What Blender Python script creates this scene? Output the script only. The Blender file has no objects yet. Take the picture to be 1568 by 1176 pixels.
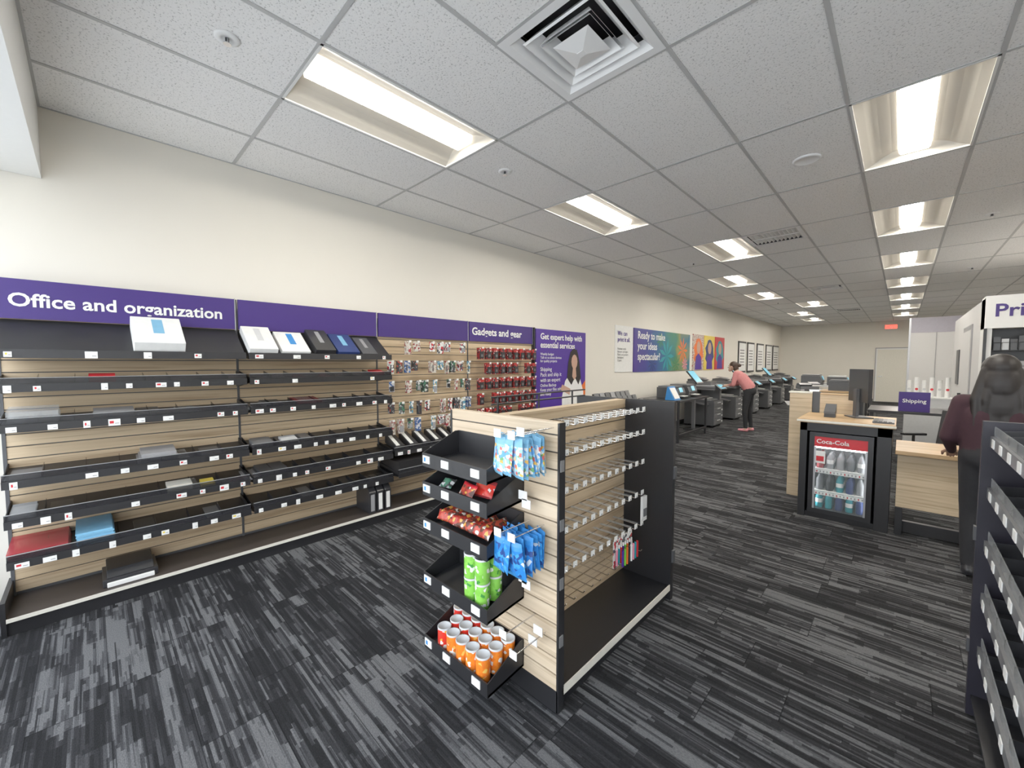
import bpy, bmesh, math, random
from mathutils import Vector, Matrix
R = random.Random(7)
D = bpy.data; C = bpy.context; S = C.scene
ZC = 3.17; CAMH = 1.55

# ------------------------------------------------------------------ node helpers
def newmat(name):
    m = D.materials.new(name); m.use_nodes = True
    nt = m.node_tree; nt.nodes.clear()
    out = nt.nodes.new('ShaderNodeOutputMaterial')
    b = nt.nodes.new('ShaderNodeBsdfPrincipled')
    nt.links.new(b.outputs[0], out.inputs[0])
    return m, nt, b, out
def setin(nt, sock, v):
    if isinstance(v, bpy.types.NodeSocket): nt.links.new(v, sock)
    else: sock.default_value = v
def mth(nt, op, a, b=0.0, clamp=False):
    n = nt.nodes.new('ShaderNodeMath'); n.operation = op; n.use_clamp = clamp
    setin(nt, n.inputs[0], a); setin(nt, n.inputs[1], b)
    return n.outputs[0]
def mixc(nt, f, a, b, mode='MIX'):
    n = nt.nodes.new('ShaderNodeMix'); n.data_type = 'RGBA'; n.blend_type = mode
    setin(nt, n.inputs[0], f)
    for s, v in ((n.inputs[6], a), (n.inputs[7], b)):
        if isinstance(v, tuple): v = (v[0], v[1], v[2], 1)
        setin(nt, s, v)
    return n.outputs[2]
def coords(nt, scale=(1, 1, 1)):
    t = nt.nodes.new('ShaderNodeTexCoord'); mp = nt.nodes.new('ShaderNodeMapping')
    nt.links.new(t.outputs['Object'], mp.inputs[0]); mp.inputs['Scale'].default_value = scale
    return mp.outputs[0]
def noise(nt, vec, scale=1, detail=3, rough=.5):
    n = nt.nodes.new('ShaderNodeTexNoise'); nt.links.new(vec, n.inputs['Vector'])
    n.inputs['Scale'].default_value = scale; n.inputs['Detail'].default_value = detail
    n.inputs['Roughness'].default_value = rough
    return n.outputs['Fac']
def ramp(nt, f, stops, const=False):
    n = nt.nodes.new('ShaderNodeValToRGB'); nt.links.new(f, n.inputs[0])
    if const: n.color_ramp.interpolation = 'CONSTANT'
    el = n.color_ramp.elements
    while len(el) < len(stops): el.new(0.5)
    for e, (p, c) in zip(el, stops):
        e.position = p; e.color = (c[0], c[1], c[2], 1) if isinstance(c, tuple) else (c, c, c, 1)
    return n.outputs[0]
def bump(nt, b, h, strength, dist=.002):
    n = nt.nodes.new('ShaderNodeBump'); n.inputs['Strength'].default_value = strength
    n.inputs['Distance'].default_value = dist
    nt.links.new(h, n.inputs['Height']); nt.links.new(n.outputs[0], b.inputs['Normal'])
_mc = {}
def mat(name, col, rough=.5, metal=0, var=.08, nscale=30, emit=0):
    if name in _mc: return _mc[name]
    m, nt, b, out = newmat(name)
    f = noise(nt, coords(nt), nscale, 3)
    lo = tuple(c * (1 - var) for c in col); hi = tuple(min(1, c * (1 + var)) for c in col)
    c = mixc(nt, f, lo, hi)
    nt.links.new(c, b.inputs['Base Color'])
    b.inputs['Roughness'].default_value = rough; b.inputs['Metallic'].default_value = metal
    if emit:
        nt.links.new(c, b.inputs['Emission Color']); b.inputs['Emission Strength'].default_value = emit
    _mc[name] = m
    return m
def printmat(name, cols, scale=30, rough=.35, stretch=(1, 1, 1)):
    m, nt, b, out = newmat(name)
    v = nt.nodes.new('ShaderNodeTexVoronoi'); nt.links.new(coords(nt, stretch), v.inputs['Vector']); v.inputs['Scale'].default_value = scale
    sp = nt.nodes.new('ShaderNodeSeparateColor'); nt.links.new(v.outputs['Color'], sp.inputs[0])
    tot = sum(c[1] for c in cols); a = 0; st = []
    for c, wgt in cols: st.append((a, c)); a += wgt / tot
    nt.links.new(ramp(nt, sp.outputs[0], st, True), b.inputs['Base Color']); b.inputs['Roughness'].default_value = rough
    return m
def wood(name, c1, c2, sc):
    m, nt, b, out = newmat(name)
    f = noise(nt, coords(nt, sc), 1, 5, .6)
    f2 = noise(nt, coords(nt, tuple(s * .22 for s in sc)), 1, 2, .5)
    c = ramp(nt, f, [(.32, c2), (.5, c1), (.72, tuple(min(1, x * 1.1) for x in c1))])
    c = mixc(nt, ramp(nt, f2, [(.35, .55), (.62, 0.0)]), c, c2)
    nt.links.new(c, b.inputs['Base Color']); b.inputs['Roughness'].default_value = .45
    return m
def glassy(name, col, fac=.15, rough=.05):
    m, nt, b, out = newmat(name)
    t = nt.nodes.new('ShaderNodeBsdfTransparent'); mx = nt.nodes.new('ShaderNodeMixShader')
    f = noise(nt, coords(nt), 4, 2)
    nt.links.new(mixc(nt, f, col, tuple(c * .95 for c in col)), b.inputs['Base Color'])
    t.inputs[0].default_value = (.97, .98, .98, 1)
    b.inputs['Roughness'].default_value = rough
    mx.inputs[0].default_value = fac
    nt.links.new(t.outputs[0], mx.inputs[1]); nt.links.new(b.outputs[0], mx.inputs[2])
    nt.links.new(mx.outputs[0], out.inputs[0])
    return m

# ------------------------------------------------------------------ materials
M_wall = mat('wall_paint', (.81, .77, .69), .8, var=.02, nscale=3)
M_white = mat('white_paint', (.8, .8, .78), .5, var=.02)
M_divider = mat('divider_paint', (.62, .61, .60), .7, var=.02)
M_black = mat('black_metal', (.015, .015, .017), .4)
M_black2 = mat('black_plastic', (.026, .026, .029), .3)
M_char = mat('charcoal_plastic', (.07, .072, .078), .4)
M_dgrey = mat('dark_grey_plastic', (.14, .142, .15), .4)
M_grey = mat('grey_plastic', (.3, .3, .31), .4)
M_lgrey = mat('light_grey_plastic', (.6, .61, .62), .4)
M_clear = glassy('clear_plastic', (.7, .72, .74), .28, .12)
M_smoke = glassy('smoked_plastic', (.03, .03, .035), .62, .15)
M_redclear = glassy('red_translucent_plastic', (.45, .05, .06), .8, .15)
M_glass = glassy('window_glass', (.8, .9, .95), .06, .02)
M_purple = mat('purple_sign', (.040, .016, .165), .45, var=.03)
M_purple2 = mat('purple_bright', (.06, .018, .27), .45, var=.03)
M_tag = mat('white_tag', (.85, .85, .83), .5)
M_red = mat('red_print', (.6, .02, .03), .4)
M_dred = mat('dark_red', (.28, .025, .03), .5)
M_orange = mat('orange_print', (.8, .16, .02), .4)
M_yellow = mat('yellow_print', (.8, .6, .08), .4)
M_green = mat('green_print', (.16, .55, .05), .35)
M_dgreen = mat('dark_green', (.03, .2, .07), .4)
M_blue = mat('blue_print', (.04, .25, .65), .35)
M_lblue = mat('light_blue', (.18, .44, .66), .45)
M_navy = mat('navy', (.02, .04, .16), .45)
M_teal = mat('teal', (.01, .28, .33), .4)
M_pink = mat('pink_print', (.75, .25, .35), .5)
M_chrome = mat('chrome', (.7, .7, .72), .2, 1)
M_alu = mat('brushed_aluminium', (.55, .56, .58), .35, .8)
M_cream = mat('cream_trim', (.78, .75, .66), .5)
M_brown = mat('dark_deck', (.045, .036, .032), .5)
M_skin = mat('skin', (.55, .33, .24), .5, var=.04)
M_skin2 = mat('skin_tan', (.42, .24, .16), .5, var=.04)
M_hair = mat('dark_hair', (.012, .008, .007), .5, var=.3, nscale=80)
M_bhair = mat('brown_hair', (.05, .028, .018), .5, var=.3, nscale=80)
M_shirtp = mat('coral_shirt', (.58, .21, .21), .85, var=.12)
M_maroon = mat('maroon_shirt', (.040, .013, .020), .85, var=.2)
M_pants = mat('black_pants', (.015, .015, .018), .8, var=.2)
M_shoe = mat('pink_shoe', (.75, .28, .32), .6)
M_screen = mat('screen_glow', (.15, .45, .6), .2, emit=.6)
M_screenw = mat('screen_white', (.6, .65, .7), .2, emit=.5)
M_exit = mat('exit_red', (.9, .08, .05), .3, emit=2.0)
M_lens = mat('lamp_lens', (1, .94, .84), .3, var=.01, emit=50)
M_lensside = mat('lamp_lens_side', (1, .94, .84), .3, var=.01, emit=2.0)
M_refl = mat('lamp_reflector', (.60, .56, .49), .45, var=.02)
M_slat = wood('slatwall_laminate', (.62, .475, .305), (.36, .245, .14), (1.4, 1.4, 55))
M_slat2 = wood('slatwall_light', (.70, .57, .41), (.46, .34, .22), (1.6, 1.6, 55))
M_ctop = wood('counter_oak', (.60, .41, .22), (.40, .25, .12), (1.5, 30, 30))
M_cface = wood('counter_maple', (.64, .50, .33), (.42, .30, .17), (1.6, 1.6, 45))
wh = (.85, .85, .82)
P_fruit = printmat('fruit_pouch_print', [((.12, .38, .75), 4), (wh, 4), ((.6, .12, .10), 1.1), ((.3, .6, .82), 3), ((.8, .45, .08), .8), ((.15, .4, .15), .6)], 70)
P_chip = printmat('chip_bag_print', [((.02, .20, .62), 7), ((.05, .32, .75), 4), ((.6, .7, .8), 1.0), ((.02, .06, .25), 2)], 55)
P_candy = printmat('candy_print', [((.40, .03, .02), 4), ((.7, .35, .06), 1), ((.75, .7, .62), 1), ((.10, .03, .02), 4), ((.5, .06, .03), 2)], 65)
P_canr = printmat('red_can_print', [((.72, .03, .02), 7), ((.62, .05, .03), 3), (wh, 1.0), ((.8, .4, .05), .8)], 70)
P_cano = printmat('orange_can_print', [((.88, .22, .02), 7), ((.80, .17, .02), 3), (wh, 1.0), ((.85, .5, .1), .8)], 70)
P_cang = printmat('green_can_print', [((.24, .62, .08), 7), ((.20, .55, .06), 3), (wh, 1.5), ((.05, .28, .05), .7)], 60)
P_misc = [printmat('card_print_%d' % i, cs, 55, .4) for i, cs in enumerate([
    [(wh, 3), ((.55, .03, .04), 1.2), ((.08, .08, .09), 2)], [((.05, .12, .32), 3), ((.6, .6, .62), 2), ((.25, .25, .27), 1)],
    [((.05, .05, .055), 5), ((.4, .4, .4), 1.4), ((.5, .08, .05), .8)], [(wh, 2), ((.1, .3, .45), 2), ((.5, .4, .12), .7)],
    [((.4, .28, .24), 2), ((.65, .62, .55), 3), ((.35, .04, .05), 1)], [((.06, .2, .12), 2), ((.6, .6, .6), 1.5), ((.05, .05, .05), 2.5)]])]
P_red = printmat('red_blister_print', [((.5, .03, .03), 5), ((.05, .05, .05), 3), (wh, .5)], 55)

def carpet():
    m, nt, b, out = newmat('carpet_planks')
    v = coords(nt); sx = nt.nodes.new('ShaderNodeSeparateXYZ'); nt.links.new(v, sx.inputs[0])
    X, Y = sx.outputs[0], sx.outputs[1]
    def wn(a, bb):
        c = nt.nodes.new('ShaderNodeCombineXYZ'); setin(nt, c.inputs[0], a); setin(nt, c.inputs[1], bb)
        w = nt.nodes.new('ShaderNodeTexWhiteNoise'); w.noise_dimensions = '2D'
        nt.links.new(c.outputs[0], w.inputs['Vector']); return w.outputs['Value']
    ty = mth(nt, 'FLOOR', mth(nt, 'DIVIDE', Y, .25))
    txf = mth(nt, 'ADD', mth(nt, 'DIVIDE', X, .9), mth(nt, 'MULTIPLY', wn(ty, 3.3), 1.0))
    tx = mth(nt, 'FLOOR', txf)
    tile = wn(tx, mth(nt, 'ADD', ty, 17.0))
    def layer(rh, ln, off):
        row = mth(nt, 'FLOOR', mth(nt, 'DIVIDE', Y, rh))
        ro = mth(nt, 'MULTIPLY', wn(row, off), 9.0)
        seg = mth(nt, 'FLOOR', mth(nt, 'ADD', mth(nt, 'DIVIDE', X, ln), ro))
        return wn(mth(nt, 'ADD', row, off * 3), mth(nt, 'ADD', seg, tx))
    l1 = layer(.0125, .30, 1.7); l2 = layer(.03125, .38, 5.1); l3 = layer(.0083, .17, 9.3); l4 = layer(.0833, .45, 12.7)
    big = noise(nt, coords(nt, (1.2, 2.4, 1)), 1, 2)
    s = mth(nt, 'MULTIPLY', l1, .34)
    for a, wgt in ((l2, .28), (l3, .18), (l4, .28), (tile, .16), (big, .40)): s = mth(nt, 'ADD', s, mth(nt, 'MULTIPLY', a, wgt))
    c = ramp(nt, s, [(.60, (.016, .016, .0172)), (.82, (.030, .030, .0325)), (.93, (.070, .071, .076)), (1.0, (.125, .127, .132))])
    fine = noise(nt, coords(nt, (110, 260, 1)), 1, 2)
    c = mixc(nt, .6, c, ramp(nt, fine, [(.3, .4), (.7, 1.15)]), 'MULTIPLY')
    fy = mth(nt, 'FRACT', mth(nt, 'DIVIDE', Y, .25)); seam = mth(nt, 'LESS_THAN', fy, .016)
    seam = mth(nt, 'MAXIMUM', seam, mth(nt, 'LESS_THAN', mth(nt, 'FRACT', txf), .005))
    c = mixc(nt, mth(nt, 'MULTIPLY', seam, .7), c, (.006, .006, .007))
    nt.links.new(c, b.inputs['Base Color']); b.inputs['Roughness'].default_value = .95
    b.inputs['Specular IOR Level'].default_value = .1
    bump(nt, b, fine, .5, .003)
    return m
M_carpet = carpet()
def tilemat():
    m, nt, b, out = newmat('acoustic_tile')
    n1 = noise(nt, coords(nt), 95, 3, .6); n2 = noise(nt, coords(nt), 38, 2, .5)
    pits = ramp(nt, n1, [(.35, .6), (.43, 1.0)])
    c = mixc(nt, 1.0, (.88, .87, .86), pits, 'MULTIPLY')
    nt.links.new(c, b.inputs['Base Color']); b.inputs['Roughness'].default_value = .95
    bump(nt, b, mixc(nt, .5, n1, n2), .6, .004)
    return m
M_tile = tilemat()

# ------------------------------------------------------------------ mesh builder
class MB:
    def __init__(s): s.bm = bmesh.new(); s.mats = []
    def mi(s, m):
        if m not in s.mats: s.mats.append(m)
        return s.mats.index(m)
    def add(s, vs, fs, m, M=None, smooth=False):
        k = s.mi(m)
        bv = [s.bm.verts.new(M @ Vector(v) if M else v) for v in vs]
        for f in fs:
            try:
                fc = s.bm.faces.new([bv[i] for i in f]); fc.material_index = k; fc.smooth = smooth
            except ValueError: pass
    def box(s, x0, x1, y0, y1, z0, z1, m, M=None):
        vs = [(x, y, z) for x in (x0, x1) for y in (y0, y1) for z in (z0, z1)]
        s.add(vs, [(0, 1, 3, 2), (4, 6, 7, 5), (0, 4, 5, 1), (2, 3, 7, 6), (0, 2, 6, 4), (1, 5, 7, 3)], m, M)
    def prism(s, pts, axis, a0, a1, m, M=None):
        def mk(p, a):
            return {'x': (a, p[0], p[1]), 'y': (p[0], a, p[1]), 'z': (p[0], p[1], a)}[axis]
        n = len(pts)
        vs = [mk(p, a0) for p in pts] + [mk(p, a1) for p in pts]
        fs = [tuple(range(n)), tuple(range(2 * n - 1, n - 1, -1))] + [(i, i + n, (i + 1) % n + n, (i + 1) % n) for i in range(n)]
        s.add(vs, fs, m, M)
    def poly(s, pts, m, M=None): s.add(pts, [tuple(range(len(pts)))], m, M)
    def cyl(s, p0, p1, r, m, r1=None, n=14, M=None):
        p0 = Vector(p0); p1 = Vector(p1); r1 = r if r1 is None else r1
        d = (p1 - p0).normalized(); q = d.to_track_quat('Z', 'Y').to_matrix()
        vs = []
        for p, rr in ((p0, r), (p1, r1)):
            for i in range(n):
                a = 2 * math.pi * i / n; vs.append(p + q @ Vector((math.cos(a) * rr, math.sin(a) * rr, 0)))
        s.add(vs, [(i, (i + 1) % n, (i + 1) % n + n, i + n) for i in range(n)], m, M, True)
        s.add(vs[:n], [tuple(range(n - 1, -1, -1))], m, M); s.add(vs[n:], [tuple(range(n))], m, M)
    def lathe(s, c, prof, m, n=16):
        c = Vector(c); vs = []; k = len(prof)
        for (r, z) in prof:
            for i in range(n):
                a = 2 * math.pi * i / n; vs.append(c + Vector((math.cos(a) * r, math.sin(a) * r, z)))
        fs = [(j * n + i, j * n + (i + 1) % n, (j + 1) * n + (i + 1) % n, (j + 1) * n + i) for j in range(k - 1) for i in range(n)]
        s.add(vs, fs, m, None, True)
    def ell(s, c, r, m, nu=16, nv=10):
        vs = []
        for j in range(nv + 1):
            t = math.pi * j / nv
            for i in range(nu):
                a = 2 * math.pi * i / nu
                vs.append((c[0] + r[0] * math.sin(t) * math.cos(a), c[1] + r[1] * math.sin(t) * math.sin(a), c[2] + r[2] * math.cos(t)))
        s.add(vs, [(j * nu + i, (j + 1) * nu + i, (j + 1) * nu + (i + 1) % nu, j * nu + (i + 1) % nu) for j in range(nv) for i in range(nu)], m, None, True)
    def bag(s, M, w, h, t, m, m2=None, n=10):
        for sg in (1, -1):
            vs = []
            for j in range(n + 1):
                for i in range(n + 1):
                    u = 2 * i / n - 1; v = 2 * j / n - 1
                    e = max(0, (1 - abs(u) ** 3)) * max(0, 1 - abs(v) ** 6)
                    zz = sg * t * .5 * e * (1 + .15 * math.sin(5 * u + 3 * v))
                    ww = w * .5 * (1 - .06 * (1 - v * v))
                    vs.append((u * ww, v * h * .5 + (.0015 if (i % 2 and j in (0, n)) else 0), zz + sg * .0005))
            for j in range(n):
                mm = m2 if (m2 and (j < 1 or j >= n - 2)) else m
                s.add(vs[j * (n + 1):(j + 2) * (n + 1)], [(i, i + 1, i + n + 2, i + n + 1) for i in range(n)], mm, M, True)
    def obj(s, name, parent=None, bevel=0, recalc=True):
        me = D.meshes.new(name)
        if recalc: bmesh.ops.recalc_face_normals(s.bm, faces=s.bm.faces[:])
        s.bm.to_mesh(me); s.bm.free()
        for m in s.mats: me.materials.append(m)
        o = D.objects.new(name, me); C.collection.objects.link(o)
        if parent: o.parent = parent
        if bevel:
            b = o.modifiers.new('bevel', 'BEVEL'); b.width = bevel; b.segments = 2; b.limit_method = 'ANGLE'; b.angle_limit = .9
        return o
FX = Matrix(((0, 0, 1), (1, 0, 0), (0, 1, 0)))
FY = Matrix(((1, 0, 0), (0, 0, -1), (0, 1, 0)))
def text(s, loc, width, rot, m, parent, bold=.012, size=1, name='lettering', align='LEFT', sp=1.0):
    cu = D.curves.new(name, 'FONT'); cu.body = s; cu.size = size; cu.offset = bold; cu.extrude = .004; cu.resolution_u = 3
    cu.align_x = align; cu.space_line = sp
    cu.materials.append(m)
    o = D.objects.new(name, cu); C.collection.objects.link(o)
    C.view_layer.update()
    k = width / max(o.dimensions.x, .001)
    o.matrix_world = Matrix.Translation(loc) @ rot.to_4x4() @ Matrix.Diagonal((k, k, k, 1))
    if parent: o.parent = parent
    return o
def TR(loc, rx=0, ry=0, rz=0):
    return Matrix.Translation(loc) @ Matrix.Rotation(rz, 4, 'Z') @ Matrix.Rotation(ry, 4, 'Y') @ Matrix.Rotation(rx, 4, 'X')

# ------------------------------------------------------------------ room shell
XL, XR, YF, YB = -4.0, 3.6, -.6, 21.7
b = MB(); b.box(XL - .15, XR + .15, YF - .15, YB + .15, -.1, 0, M_carpet); b.obj('floor')
b = MB(); b.box(XL - .15, XL, YF, YB + .15, 0, ZC + .3, M_wall); b.obj('wall_left')
b = MB(); b.box(XR, XR + .15, YF, YB + .15, 0, ZC + .3, M_wall); b.obj('wall_right')
b = MB(); b.box(XL, XR, YB, YB + .15, 0, ZC + .3, M_wall); b.obj('wall_back')
b = MB()
b.box(XL - .15, XR + .15, YF - .15, YF, 2.72, ZC + .3, M_white)
b.box(XL - .15, XR + .15, YF - .15, YF, 0, .12, M_white)
b.box(XL - .15, XL + .06, YF - .15, YF, .12, 2.72, M_white); b.box(XR - .06, XR + .15, YF - .15, YF, .12, 2.72, M_white)
b.obj('wall_front')
n = 6; wx0 = XL + .06; wd = (XR - XL - .12) / n
for i in range(n):
    a0 = wx0 + i * wd; a1 = a0 + wd; b = MB()
    b.box(a0, a0 + .04, YF - .11, YF - .03, .12, 2.72, M_alu); b.box(a1 - .04, a1, YF - .11, YF - .03, .12, 2.72, M_alu)
    b.box(a0 + .04, a1 - .04, YF - .11, YF - .03, .12, .17, M_alu); b.box(a0 + .04, a1 - .04, YF - .11, YF - .03, 2.67, 2.72, M_alu)
    b.box(a0 + .04, a1 - .04, YF - .075, YF - .069, .17, 2.67, M_glass)
    b.obj('window_%d' % (i + 1))
b = MB(); b.box(XL + .002, XR - .002, YF + .002, -.172, 2.72, ZC, M_white); b.obj('ceiling_bulkhead')
b = MB(); b.box(-30, 30, -30, YF - .15, -.14, -.02, mat('pavement', (.66, .65, .62), .9)); b.obj('ground')
b = MB(); b.box(XL, XL + .012, 5.9, YB, 0, .1, M_black); b.obj('baseboard_left')
b = MB(); b.box(XL, -.80, YB - .012, YB, 0, .1, M_black); b.box(.2, XR, YB - .012, YB, 0, .1, M_black); b.obj('baseboard_back')

# ceiling grid
gx = [.32 + .625 * k for k in range(-7, 6)]; gx[0] = XL; gx = [x for x in gx if x < XR] + [XR]
gy = [.87 + 1.25 * k for k in range(-1, 17)]; gy[0] = -.17; gy = [y for y in gy if y < YB] + [YB]
lightpos = [(-2.4925, 1.495), (-2.4925, 3.995), (-1.8675, 6.495), (-2.4925, 8.995), (-2.4925, 11.495), (-1.8675, 13.995),
            (-2.4925, 16.495), (-2.4925, 18.995)]
lightpos = lightpos + [(.0075, 3.995 + 2.5 * k) for k in range(7)] + [(2.5075, 3.995 + 5 * k) for k in range(4)]
def cell(x, y):
    for i in range(len(gx) - 1):
        if gx[i] <= x < gx[i + 1]: break
    for j in range(len(gy) - 1):
        if gy[j] <= y < gy[j + 1]: break
    return i, j
lightcells = {cell(*p) for p in lightpos}
vents = [(-1.2425, 1.8075, 'd'), (-1.2425, 6.18, 'r'), (-1.2425, 11.18, 'd'), (-1.2425, 16.2, 'r')]
ventcells = {cell(v[0], v[1]): v for v in vents}
b = MB()
for i in range(len(gx) - 1):
    for j in range(len(gy) - 1):
        if (i, j) in lightcells: continue
        x0, x1, y0, y1 = gx[i], gx[i + 1], gy[j], gy[j + 1]
        if (i, j) in ventcells:
            v = ventcells[(i, j)]; ym = (y0 + y1) / 2
            if v[1] > ym: y1 = ym
            else: y0 = ym
        b.box(x0, x1, y0, y1, ZC, ZC + .015, M_tile)
b.box(XL, XR, YF, YB, ZC + .28, ZC + .3, M_tile)
b.obj('ceiling')
b = MB()
M_tbar = mat('tbar_grey', (.47, .47, .47), .5, var=.02)
for x in gx: b.box(max(x - .011, XL), min(x + .011, XR), -.17, YB, ZC - .004, ZC, M_tbar)
for y in gy: b.box(XL, XR, y - .011, y + .011, ZC - .0045, ZC - .0005, M_tbar)
for v in vents:
    i, j = cell(v[0], v[1]); ym = (gy[j] + gy[j + 1]) / 2
    b.box(gx[i], gx[i + 1], ym - .011, ym + .011, ZC - .0045, ZC, M_tbar)
b.obj('ceiling_grid')

def troffer(cx, cy):
    b = MB(); hw, hl = .300, .612; z = ZC
    prof = [(-hw, 0), (-.25, .022), (-.19, .055), (-.13, .078), (-.095, .085)]
    for k in range(len(prof) - 1):
        (xa, za), (xb, zb) = prof[k], prof[k + 1]
        for sg in (1, -1):
            b.poly([(cx + sg * xa, cy - hl, z + za), (cx + sg * xa, cy + hl, z + za), (cx + sg * xb, cy + hl, z + zb), (cx + sg * xb, cy - hl, z + zb)], M_refl)
    for sg in (1, -1):
        ya = cy + sg * hl; yb = cy + sg * (hl - .05)
        b.poly([(cx - hw, ya, z), (cx + hw, ya, z), (cx + .2, yb, z + .09), (cx - .2, yb, z + .09)], M_refl)
    y0, y1 = cy - hl + .045, cy + hl - .045
    lp = [(-.095, .084), (-.088, .050), (-.078, .040)]
    for sg in (1, -1):
        for k in range(2):
            (xa, za), (xb, zb) = lp[k], lp[k + 1]
            b.add([(cx + sg * xa, y0, z + za), (cx + sg * xa, y1, z + za), (cx + sg * xb, y1, z + zb), (cx + sg * xb, y0, z + zb)], [(0, 1, 2, 3)], M_lensside)
    b.poly([(cx - .078, y0, z + .040), (cx + .078, y0, z + .040), (cx + .078, y1, z + .040), (cx - .078, y1, z + .040)], M_lens)
    for y in (y0, y1): b.poly([(cx - .095, y, z + .084), (cx - .088, y, z + .05), (cx - .078, y, z + .04), (cx + .078, y, z + .04), (cx + .088, y, z + .05), (cx + .095, y, z + .084)], M_lensside)
    b.box(cx - hw, cx + hw, cy - hl, cy + hl, z + .1, z + .12, M_refl)
    b.box(cx - .31, cx - .296, cy - .622, cy + .622, z - .006, z + .1, M_white); b.box(cx + .296, cx + .31, cy - .622, cy + .622, z - .006, z + .1, M_white)
    b.box(cx - .31, cx + .31, cy - .622, cy - .608, z - .006, z + .1, M_white); b.box(cx - .31, cx + .31, cy + .608, cy + .622, z - .006, z + .1, M_white)
    b.obj('ceiling_troffer_light', recalc=False)
for p in lightpos: troffer(*p)

def sqring(b, cx, cy, ra, za, rb, zb, m):
    A = [(cx - ra, cy - ra, za), (cx + ra, cy - ra, za), (cx + ra, cy + ra, za), (cx - ra, cy + ra, za)]
    B = [(cx - rb, cy - rb, zb), (cx + rb, cy - rb, zb), (cx + rb, cy + rb, zb), (cx - rb, cy + rb, zb)]
    for i in range(4): b.poly([A[i], A[(i + 1) % 4], B[(i + 1) % 4], B[i]], m)
M_vent = mat('vent_white', (.85, .85, .85), .4, var=.02)
for (cx, cy, t) in vents:
    i, j = cell(cx, cy); ym = (gy[j] + gy[j + 1]) / 2
    y0, y1 = (gy[j], ym) if cy < ym else (ym, gy[j + 1])
    cx = (gx[i] + gx[i + 1]) / 2; cy = (y0 + y1) / 2; b = MB(); z = ZC
    b.box(cx - .3, cx + .3, cy - .3, cy + .3, z + .14, z + .16, M_black)
    sqring(b, cx, cy, .305, z - .006, .305, z + .14, M_char)
    sqring(b, cx, cy, .308, z - .006, .262, z - .006, M_vent)
    if t == 'd':
        sqring(b, cx, cy, .262, z - .006, .225, z + .035, M_vent)
        sqring(b, cx, cy, .215, z + .0, .165, z + .06, M_vent); sqring(b, cx, cy, .215, z, .205, z - .006, M_vent)
        sqring(b, cx, cy, .205, z - .006, .15, z + .06, M_vent)
        sqring(b, cx, cy, .155, z - .006, .12, z + .05, M_vent); sqring(b, cx, cy, .145, z - .012, .10, z + .05, M_vent)
        sqring(b, cx, cy, .105, z - .014, .0, z + .03, M_vent); sqring(b, cx, cy, .105, z - .014, .018, z - .04, M_vent)
        b.box(cx - .018, cx + .018, cy - .018, cy + .018, z - .042, z - .038, M_vent)
        b.obj('air_diffuser')
    else:
        for k in range(12):
            x = cx - .25 + k * .0455
            b.prism([(x, z - .004), (x + .004, z - .004), (x + .028, z + .03), (x + .024, z + .03)], 'y', cy - .262, cy + .262, M_vent)
        b.box(cx - .262, cx + .262, cy - .008, cy + .008, z - .006, z + .0, M_vent)
        b.obj('return_air_grille')
for (x, y) in [(-2.49, .535), (-2.49, 2.50), (-2.52, 6.9), (.645, 6.87), (.8, 10.5), (-2.49, 13.0)]:
    b = MB(); b.lathe((x, y, ZC), [(.055, -.001), (.055, -.006), (.045, -.010), (.026, -.010), (.022, -.004), (0, -.002)], M_vent, 24)
    b.cyl((x, y, ZC - .004), (x, y, ZC - .03), .009, M_char); b.cyl((x, y, ZC - .03), (x, y, ZC - .033), .018, M_chrome)
    b.cyl((x - .012, y, ZC - .01), (x - .012, y, ZC - .03), .002, M_chrome); b.cyl((x + .012, y, ZC - .01), (x + .012, y, ZC - .03), .002, M_chrome)
    b.obj('fire_sprinkler')
b = MB(); b.lathe((-.61, 4.03, ZC), [(.095, 0), (.095, -.008), (.08, -.014), (.075, -.010), (0, -.010)], M_vent, 32); b.obj('ceiling_speaker')

# ------------------------------------------------------------------ wall shelving unit
def slats_x(b, xf, y0, y1, z0, z1, m, t=.012, pitch=.0762, dirn=1):
    z = z0
    while z < z1 - .02:
        zt = min(z + pitch - .007, z1); b.box(min(xf, xf - dirn * t), max(xf, xf - dirn * t), y0, y1, z, zt, m); z += pitch
def slats_y(b, yf, x0, x1, z0, z1, m, t=.012, pitch=.0762, dirn=-1):
    z = z0
    while z < z1 - .02:
        zt = min(z + pitch - .007, z1); b.box(x0, x1, min(yf, yf - dirn * t), max(yf, yf - dirn * t), z, zt, m); z += pitch

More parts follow.
